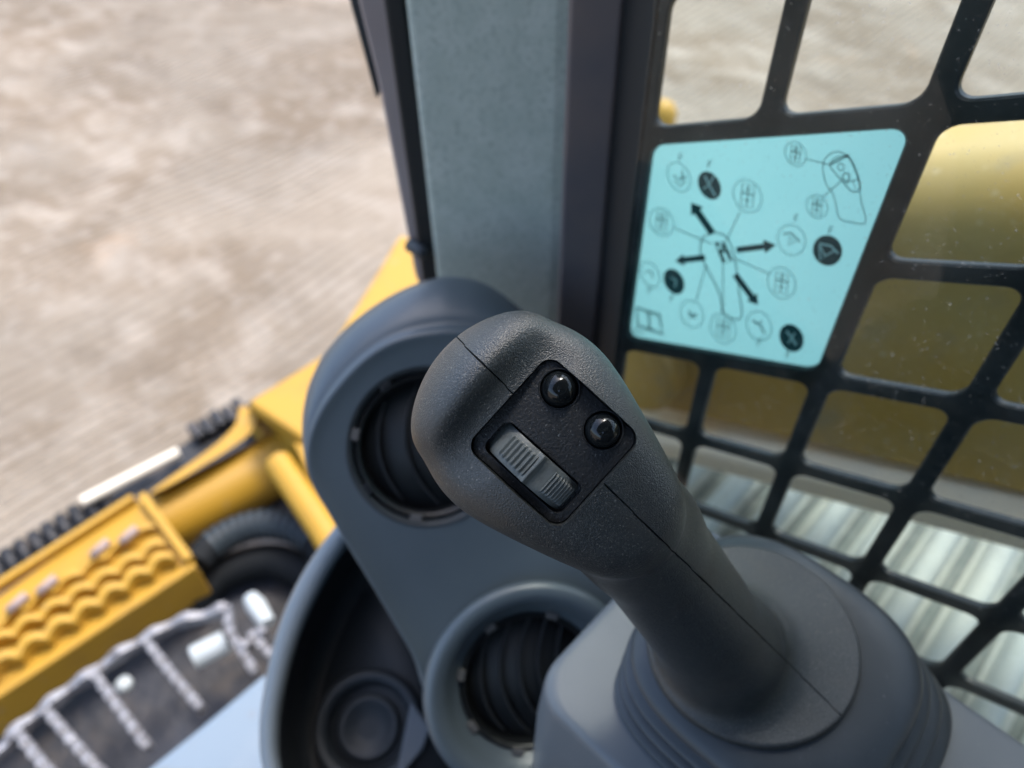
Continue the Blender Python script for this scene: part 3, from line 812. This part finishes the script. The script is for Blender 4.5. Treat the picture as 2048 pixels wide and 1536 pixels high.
# ------------------------------------------------------------------ dash with two round air vents
dash = empty('vent_panel', 'tall blue grey dash panel with two round black air vents', 'dash panel')
nP = unit([-0.40, -0.62, 0.68]); P0 = D(850, 890, 0.425)
S0_ = [(905, 546), (870, 550), (820, 566), (760, 598), (700, 643), (650, 698), (620, 755), (605, 815), (603, 870), (612, 930), (630, 975), (655, 1020), (700, 1098), (745, 1172), (790, 1250), (825, 1312), (845, 1375), (885, 1450), (950, 1560), (1080, 1650), (1300, 1620), (1420, 1480), (1420, 1250), (1330, 1050), (1200, 820), (1110, 680), (1050, 620), (1000, 578), (955, 554)]
S1_ = [(905, 662), (870, 664), (815, 673), (765, 692), (722, 722), (680, 765), (645, 812), (622, 860), (613, 905), (617, 945), (632, 985), (657, 1026), (702, 1103), (748, 1178), (793, 1255), (829, 1316), (851, 1378), (892, 1448), (956, 1550), (1080, 1635), (1290, 1605), (1405, 1475), (1405, 1255), (1315, 1060), (1185, 850), (1100, 740), (1050, 705), (1000, 680), (955, 667)]
s0 = spline(S0_, 180); s1 = spline(S1_, 180)
# keep both loops in step
def loop(pts_, n=180):
    P_ = np.array(pts_, float); out = []; m_ = len(P_); per = np.linspace(0, m_, n, endpoint=False)
    for q in per:
        i = int(q); t_ = q-i; a, b_, c_, d = P_[(i-1) % m_], P_[i % m_], P_[(i+1) % m_], P_[(i+2) % m_]
        out.append(0.5*((2*b_)+(-a+c_)*t_+(2*a-5*b_+4*c_-d)*t_*t_+(-a+3*b_-3*c_+d)*t_**3))
    return np.array(out)
s0, s1 = loop(S0_), loop(S1_)
cen = np.array([900, 1100.])
def rr(px, off): return [onP(x, y, P0, nP, off) for x, y in px]
gw = np.clip(np.linalg.norm(s1-s0, axis=1)/90, 0.12, 1)[:, None]
g_ = s1 + (s0-s1)*0.12
def inset(s, px):
    T = np.roll(s, -1, 0)-np.roll(s, 1, 0); Nn = np.stack([T[:, 1], -T[:, 0]], 1); Nn /= np.linalg.norm(Nn, axis=1)[:, None]
    if ((s+Nn*5-cen)**2).sum() > ((s-cen)**2).sum(): Nn = -Nn
    return s + Nn*px
def off_arr(s, offs): return [onP(x, y, P0, nP, o_) for (x, y), o_ in zip(s, offs)]
gwv = gw[:, 0]
rings = [[p - nP*0.10 for p in off_arr(s0, -0.034*gwv)],
         off_arr(s0, -0.034*gwv - 0.004), off_arr(s0 + (s1-s0)*0.10, -0.026*gwv), off_arr(s0 + (s1-s0)*0.35, -0.015*gwv), off_arr(s0 + (s1-s0)*0.65, -0.0075*gwv), off_arr(s0 + (s1-s0)*0.82, -0.0065*gwv),
         off_arr(s0 + (s1-s0)*0.90, -0.0062*gwv), off_arr(s0 + (s1-s0)*0.97, -0.0012*gwv), off_arr(inset(s1, 4), 0.0*gwv), off_arr(inset(s1, 16), -0.0012+0*gwv), off_arr(inset(s1, 32), -0.0035+0*gwv)]
body = stack('dash_body', rings, M['dash'], None, subsurf=1)
dg = bpy.context.evaluated_depsgraph_get(); m3 = bpy.data.meshes.new_from_object(body.evaluated_get(dg)); body.modifiers.clear(); body.data = m3
v1c = onP(858, 893, P0, nP, -0.003); v2c = onP(1062, 1368, P0, nP, -0.003)
e1 = unit(np.cross(np.array([0, 0, 1.0]), nP)); e2 = np.cross(nP, e1)
def circ_cut(c_, r, d0, d1):
    q = np.linspace(0, 2*math.pi, 72, endpoint=False)
    return mk('cutter', *prism([c_ + e1*r*math.cos(a)+e2*r*math.sin(a)+nP*d0 for a in q], [c_ + e1*r*math.cos(a)+e2*r*math.sin(a)+nP*d1 for a in q]), None)
apply_bool(body, circ_cut(v1c, 0.0470, -0.07, 0.03)); apply_bool(body, circ_cut(v2c, 0.0530, -0.07, 0.03))
body.data.set_sharp_from_angle(angle=R_(40)); body.parent = dash
mm_ = lambda pr_: [(a/1000, b_/1000) for a, b_ in pr_]
def vent(c_, boss, nslat):
    if boss:
        pr_ = [(53.2, -12), (55.5, -5), (60, -0.6), (63.5, 3), (65, 7), (64.3, 10.5), (61, 12.6), (56.5, 12), (52, 8.5), (49, 3.5), (46, -1), (43.5, -2.5), (42, -5), (42, -14), (53.2, -14)]
    else:
        pr_ = [(47.6, -12), (48.5, -1.5), (47.4, 0.2), (45.6, 0.0), (43.9, -2.0), (43.2, -5), (43, -14), (47.6, -14)]
    bz = lathe('air_vent', mm_(pr_), c_, e1, e2, nP, M['dash'] if boss else M['darkdash'], dash, closed=True, auto=60)
    lathe('inner_ring', mm_([(42.8, -3.5), (41.6, -2.2), (39.4, -3), (38.6, -6), (38.6, -30), (42.8, -30)]), c_, e1, e2, nP, M['vent'], bz, closed=True, auto=60)
    lathe('duct', mm_([(39.5, -12), (38, -34), (30, -46), (0, -48)]), c_, e1, e2, nP, M['seal'], bz)
    # bowed louvres
    for q in range(nslat):
        xo = -24 + 48*q/(nslat-1)
        V, Fc = [], []
        m_ = 24
        half = math.sqrt(max(38.3**2 - xo*xo, 60))
        for i in range(m_+1):
            y = -half + 2*half*i/m_
            bow = 15*(1-(y/39)**2)
            for dx, dz in ((-0.8, 0), (0.8, 0), (0.8, -15), (-0.8, -15)):
                V.append(c_ + e1*(-(xo + bow - 10) + dx)/1000 + e2*y/1000 + nP*(-8 - 4*(y/39)**2 + dz)/1000)
        for i in range(m_):
            for k_ in range(4): Fc.append((i*4+k_, i*4+(k_+1) % 4, (i+1)*4+(k_+1) % 4, (i+1)*4+k_))
        Fc += [(0, 1, 2, 3), (m_*4+3, m_*4+2, m_*4+1, m_*4)]
        mk('louvre', V, Fc, M['louvre'], bz, auto=40)
    for a in (R_(20), R_(62), R_(115), R_(160), R_(205), R_(250), R_(318)):
        o_ = c_ + e1*0.0425*math.cos(a) + e2*0.0425*math.sin(a)
        rd = e1*math.cos(a)+e2*math.sin(a); tg = -e1*math.sin(a)+e2*math.cos(a)
        V, Fc = box((-0.0022, -0.0035, -0.004), (0.0022, 0.0035, -0.0005))
        V = [o_ + rd*x + tg*y + nP*z for x, y, z in V]
        mk('clip', V, Fc, M['dust'] if random.random() < 0.5 else M['vent'], bz, smooth=False, bevel=0.0006)
vent(v1c, False, 4); vent(v2c, True, 5)

# ------------------------------------------------------------------ open storage bin left of the dash with a round socket
binn = empty('storage_bin', 'deep black storage bin with a curved pale blue rim left of the vents', 'storage bin')
RO = [(706, 1000), (672, 1050), (636, 1098), (600, 1155), (567, 1225), (543, 1300), (527, 1380), (519, 1450), (524, 1530), (560, 1640), (700, 1720), (900, 1700), (1020, 1560), (980, 1400), (900, 1250), (820, 1110), (750, 1010)]
RI = [(716, 1045), (694, 1082), (664, 1128), (634, 1182), (604, 1246), (580, 1314), (562, 1388), (553, 1452), (556, 1528), (590, 1615), (710, 1680), (880, 1660), (980, 1545), (950, 1410), (880, 1270), (810, 1150), (755, 1060)]
nB = unit([-0.25, -0.25, 1.0]); PB = D(600, 1250, 0.50)
ro, ri = loop(RO, 120), loop(RI, 120)
def pb(s, off): return [onP(x, y, PB, nB, off) for x, y in s]
cenb = pb([(740, 1400)], 0)[0]
fl_ = [p + (cenb-p)*0.10 - nB*0.075 for p in pb(ri, 0)]
rings = [[p - nB*0.09 for p in pb(ro, -0.004)], pb(ro, -0.006), pb(ro*0.9+ri*0.1, -0.001), pb(ro*0.7+ri*0.3, 0.0012), pb(ro*0.25+ri*0.75, 0.0), pb(ri, -0.0035), [p - nB*0.03 for p in pb(ri, 0)], fl_, [p + (cenb-p)*0.10 - nB*0.078 for p in fl_]]
bb = stack('bin_body', rings, M['binrim'], binn)
lin = [[p + (cenb-p)*0.004 - nB*0.006 for p in pb(ri, 0)], [p + (cenb-p)*0.01 - nB*0.03 for p in pb(ri, 0)], [p + (cenb-p)*0.004 + nB*0.002 for p in fl_], [p + (cenb-p)*0.12 + nB*0.0015 for p in fl_]]
stack('bin_inside', lin, M['bininside'], binn, cap0=False)  # near black skin over the inside of the pale bin
sc_c = onP(738, 1455, PB, nB, -0.062)
b1_ = unit(np.cross(np.array([0, 1., 0]), nB)); b2_ = np.cross(nB, b1_)
sk = lathe('power_socket', mm_([(40, -14), (39.5, 2), (37.5, 5.5), (34.5, 6.5), (31, 5), (28.5, 0), (27, -8), (24, -9), (22.6, -4), (21.5, 1.8), (19.5, 3), (17, 2), (12, -1), (6, -1.6), (0, -1.2)]), sc_c, b1_, b2_, nB, M['darkdash'], binn)
V, Fc = prism([onP(x, y, PB, nB, -0.062) for x, y in ((822, 1400), (862, 1455), (846, 1500), (812, 1540), (790, 1560))], [onP(x, y, PB, nB, -0.055) for x, y in ((822, 1400), (862, 1455), (846, 1500), (812, 1540), (790, 1560))])
mk('socket_tab', V, Fc, M['console'], binn, smooth=False, bevel=0.002)

# ------------------------------------------------------------------ front of the machine, seen past the open door
sillo = slab('door_sill', [(260, 1560), (300, 1530), (400, 1450), (460, 1400), (517, 1352), (620, 1290), (760, 1420), (700, 1700), (250, 1750)], 0.86, 0.05, M['sill'], bevel=0.01)
tag(sillo, 'grey painted door sill coloured pale blue for reflected sky beneath the dark floor opening', 'door sill')
floor_ = slab('machine_deck', [(-500, 1440), (-60, 1300), (210, 1130), (420, 1010), (640, 940), (760, 1060), (700, 1420), (520, 1560), (200, 1850), (-500, 1900)], 0.52, 0.10, M['void_dark'])
tag(floor_, 'dirty deck blackened to stand for the shaded void between step and grating', 'machine deck')
# black attachment edge with lugs
blk = empty('attachment_edge', 'black lugged steel edge running behind the yellow step', 'attachment')
slab('edge_plate', [(-300, 1300), (0, 1114), (150, 1025), (300, 930), (480, 814), (640, 716), (700, 720), (640, 800), (330, 1010), (0, 1215), (-300, 1400)], 0.50, 0.10, M['black'], blk)
for i in range(10):
    x0 = -40 + i*27.0; p = onZ(x0, 1128 - (x0+20)*0.63, 0.51)
    V, Fc = tube_geo([p + np.array([-0.004, -0.05, -0.02]), p + np.array([0, 0.0, 0.004]), p + np.array([0, 0.006, -0.03])], 0.0125, 12)
    mk('lug', V, Fc, M['black'], blk)
for i in range(5):
    x0 = 392 + i*22.0; p = onZ(x0, 862 - (x0-392)*0.55, 0.52); V, Fc = box((-0.012, -0.03, -0.03), (0.010, 0.02, 0.014 - 0.006*(i % 2)))
    mk('lug', [p + np.array(v) for v in V], Fc, M['black'], blk, smooth=False, bevel=0.005)
tube('rail_highlight', [onZ(165, 1004, 0.53), onZ(358, 904, 0.53)], 0.011, M['ledge'], blk)  # pale colour paints the white highlight along a shiny pipe

stp = empty('boarding_step', 'yellow boarding step tread with scalloped anti slip strips', 'step')
ZS = 0.66
slab('tread_plate', [(-340, 1395), (0, 1190), (262, 1003), (303, 1001), (372, 1100), (392, 1132), (0, 1390), (-340, 1600)], ZS, 0.012, M['yellow'], stp)
slab('side_face', [(-340, 1590), (0, 1372), (384, 1120), (392, 1132), (0, 1392), (-340, 1612)], ZS+0.004, 0.09, M['yellow'], stp)
def wall_strip(name, p, q, wpx, hgt, m, parent, wavy=0, nw_=10, z=ZS):
    A, B = onZ(*p, z), onZ(*q, z); d = unit(B-A); n_ = unit(np.cross(np.array([0, 0, 1.]), d)); Lg = np.linalg.norm(B-A)
    wd = wpx*0.5*np.linalg.norm(A-CAM)/F
    m_ = 120 if wavy else 1; V, Fc = [], []
    for i in range(m_+1):
        s_ = i/m_; wob = wavy*(abs(math.sin(math.pi*nw_*s_))-0.5)*2 if wavy else 0
        c_ = A + d*Lg*s_ + n_*wob
        for sx, sz in ((-1, 0), (-1, 1), (1, 1), (1, 0)):
            V.append(c_ + n_*wd*sx + np.array([0, 0, sz*(hgt + 0.35*wob)]))
    for i in range(m_):
        for k_ in range(4): Fc.append((i*4+k_, i*4+(k_+1) % 4, (i+1)*4+(k_+1) % 4, (i+1)*4+k_))
    Fc += [(0, 1, 2, 3), (m_*4+3, m_*4+2, m_*4+1, m_*4)]
    return mk(name, V, Fc, m, parent, smooth=False, bevel=0.002)
wall_strip('rim', (-340, 1400), (272, 1003), 12, 0.018, M['yellow'], stp)
wall_strip('rim', (290, 1000), (384, 1128), 14, 0.020, M['yellow'], stp)
wall_strip('tread_strip', (-300, 1451), (312, 1057), 15, 0.018, M['yellow'], stp, 0.0045, 11)
wall_strip('tread_strip', (-320, 1489), (335, 1094), 15, 0.024, M['yellow'], stp, 0.0055, 12)
wall_strip('tread_strip', (-320, 1556), (352, 1122), 17, 0.030, M['yellow'], stp, 0.006, 12)
M['rust'] = mat('bare_worn_metal', (0.34, 0.26, 0.24), 0.6, bump=[(80, 0.002, 0.5)])
for x, y in ((268, 1086), (212, 1112), (108, 1185), (50, 1220)):
    p = onZ(x, y, ZS); V, Fc = tube_geo([p + np.array([-0.016, -0.004, 0.024]), p + np.array([0.016, 0.002, 0.026])], 0.0075, 10)
    mk('worn_patch', V, Fc, M['rust'], stp)

brk = empty('front_bracket', 'yellow cast bracket with tube and flange behind the air vents', 'bracket')
slab('top_plate', [(494, 803), (560, 762), (640, 712), (760, 640), (800, 800), (720, 900), (640, 905), (592, 868)], 0.74, 0.03, M['yellow'], brk, bevel=0.008)
slab('upright_plate', [(801, 466), (830, 480), (880, 620), (900, 700), (700, 740), (640, 735), (662, 690), (735, 575)], 0.79, 0.05, M['yellow'], brk, bevel=0.008)
# housing below the top plate
hp = [(500, 815), (600, 880), (720, 905), (720, 1000), (600, 990), (545, 985), (500, 900)]
mk('housing', *prism([onZ(x, y, 0.50) for x, y in [(480, 840), (560, 945), (640, 1060), (760, 1060), (760, 860), (640, 760)]], [onZ(x, y, 0.71) for x, y in [(496, 806), (592, 870), (650, 910), (740, 900), (760, 800), (640, 715)]]), M['yellow'], brk, smooth=False, bevel=0.01, bevseg=3)
tube('cross_tube', [onZ(250, 1090, 0.56), onZ(420, 1000, 0.56), onZ(600, 905, 0.56)], 0.062, M['yellow'], brk, seg=36)
fp = loop([(482, 812), (470, 850), (430, 890), (355, 945), (300, 985), (330, 975), (400, 935), (470, 890), (505, 860), (512, 830)], 60)
V, Fc = prism([onZ(x, y, 0.60) for x, y in fp], [onZ(x, y, 0.66) for x, y in fp]); mk('flange', V, Fc, M['yellow'], brk, smooth=False, bevel=0.004)
tube('rod', [onZ(556, 925, 0.72), onZ(600, 990, 0.72), onZ(648, 1062, 0.72), onZ(670, 1100, 0.72)], 0.024, M['yellow'], brk, seg=24)
slab('gusset', [(585, 880), (640, 905), (720, 1010), (700, 1060), (640, 1000)], 0.73, 0.02, M['yellow'], brk)

hs = empty('hydraulic_hose', 'black ribbed hydraulic hose curving below the yellow bracket', 'hose')
pth = [onZ(x, y, 0.62) for x, y in spline([(395, 1125), (425, 1090), (478, 1060), (538, 1048), (598, 1062), (640, 1098), (660, 1160)], 60, False)]
tube('hose_body', pth, 0.026, M['hose'], hs, seg=24)
for i in range(8, 46, 3):
    p, q = pth[i], pth[i+1]; d = unit(q-p)
    V, Fc = tube_geo([p - d*0.003, p + d*0.004], 0.0275, 24); mk('hose_ring', V, Fc, M['hosering'], hs, auto=50)
tube('hose_body', [onZ(x, y, 0.56) for x, y in spline([(380, 1210), (440, 1150), (540, 1120), (620, 1150)], 30, False)], 0.03, M['hose'], hs)

# serrated grating
gt = empty('step_grating', 'worn silver serrated step grating at the bottom left', 'grating')
ZG = 0.70
top_line = [(-60, 1530), (0, 1492), (29, 1457), (87, 1411), (130, 1376), (174, 1347), (232, 1306), (286, 1274), (352, 1240), (414, 1224), (452, 1210)]
def serr(name, pts_, wpx, hgt, amp=0.003, per=0.03, m=None):
    P_ = [onZ(x, y, ZG) for x, y in spline(pts_, 90, False)]
    V, Fc = [], []; acc_ = 0
    wd = wpx*0.5*np.linalg.norm(P_[0]-CAM)/F
    for i, p in enumerate(P_):
        if i: acc_ += np.linalg.norm(P_[i]-P_[i-1])
        d = unit(P_[min(i+1, len(P_)-1)]-P_[max(i-1, 0)]); n_ = unit(np.cross(np.array([0, 0, 1.]), d))
        w_ = wd*(1 + 0.14*math.sin(2*math.pi*acc_/per)) ; dz = amp*math.sin(2*math.pi*acc_/per)
        for sx, sz in ((-1, -hgt), (-1, dz), (1, dz), (1, -hgt)): V.append(p + n_*w_*sx + np.array([0, 0, sz]))
    m_ = len(P_)-1
    for i in range(m_):
        for k_ in range(4): Fc.append((i*4+k_, i*4+(k_+1) % 4, (i+1)*4+(k_+1) % 4, (i+1)*4+k_))
    Fc += [(0, 1, 2, 3), (m_*4+3, m_*4+2, m_*4+1, m_*4)]
    return mk(name, V, Fc, M['steel'], gt, smooth=False, bevel=0.0015)
serr('edge_bar', top_line, 15, 0.02, 0.003, 0.05)
for p, q in (((286, 1274), (400, 1415)), ((186, 1345), (292, 1490)), ((85, 1413), (205, 1550)), ((29, 1459), (112, 1560)), ((452, 1210), (458, 1260)), ((458, 1258), (508, 1340)), ((-60, 1530), (20, 1640)), ((500, 1262), (545, 1310))):
    serr('rung', [p, ((p[0]+q[0])/2, (p[1]+q[1])/2+2), q], 14, 0.02, 0.003, 0.022)
serr('rung', [(478, 1296), (530, 1255)], 12, 0.02)
wc = tube('white_fitting', [onZ(385, 1318, 0.66), onZ(388, 1316, 0.66), onZ(452, 1284, 0.66), onZ(455, 1282, 0.66)], [0.014, 0.019, 0.019, 0.014], M['white'], seg=24)
tag(wc, 'short white cylindrical fitting lying below the silver grating', 'fitting')
wb = lathe('bolt_head', mm_([(0, 8), (8, 7), (12, 3), (12, -8)]), onZ(248, 1368, 0.66), np.array([1., 0, 0]), np.array([0, 1., 0]), np.array([0, 0, 1.]), M['white'], seg=20)
tag(wb, 'small pale round bolt head between two grating rungs', 'bolt')
wt = tube('grease_tube', [onZ(500, 1195, 0.66), onZ(512, 1212, 0.66), onZ(535, 1248, 0.66)], [0.012, 0.016, 0.013], M['white'], seg=16)
tag(wt, 'stubby off white tube beside the curved rim of the storage bin', 'tube')
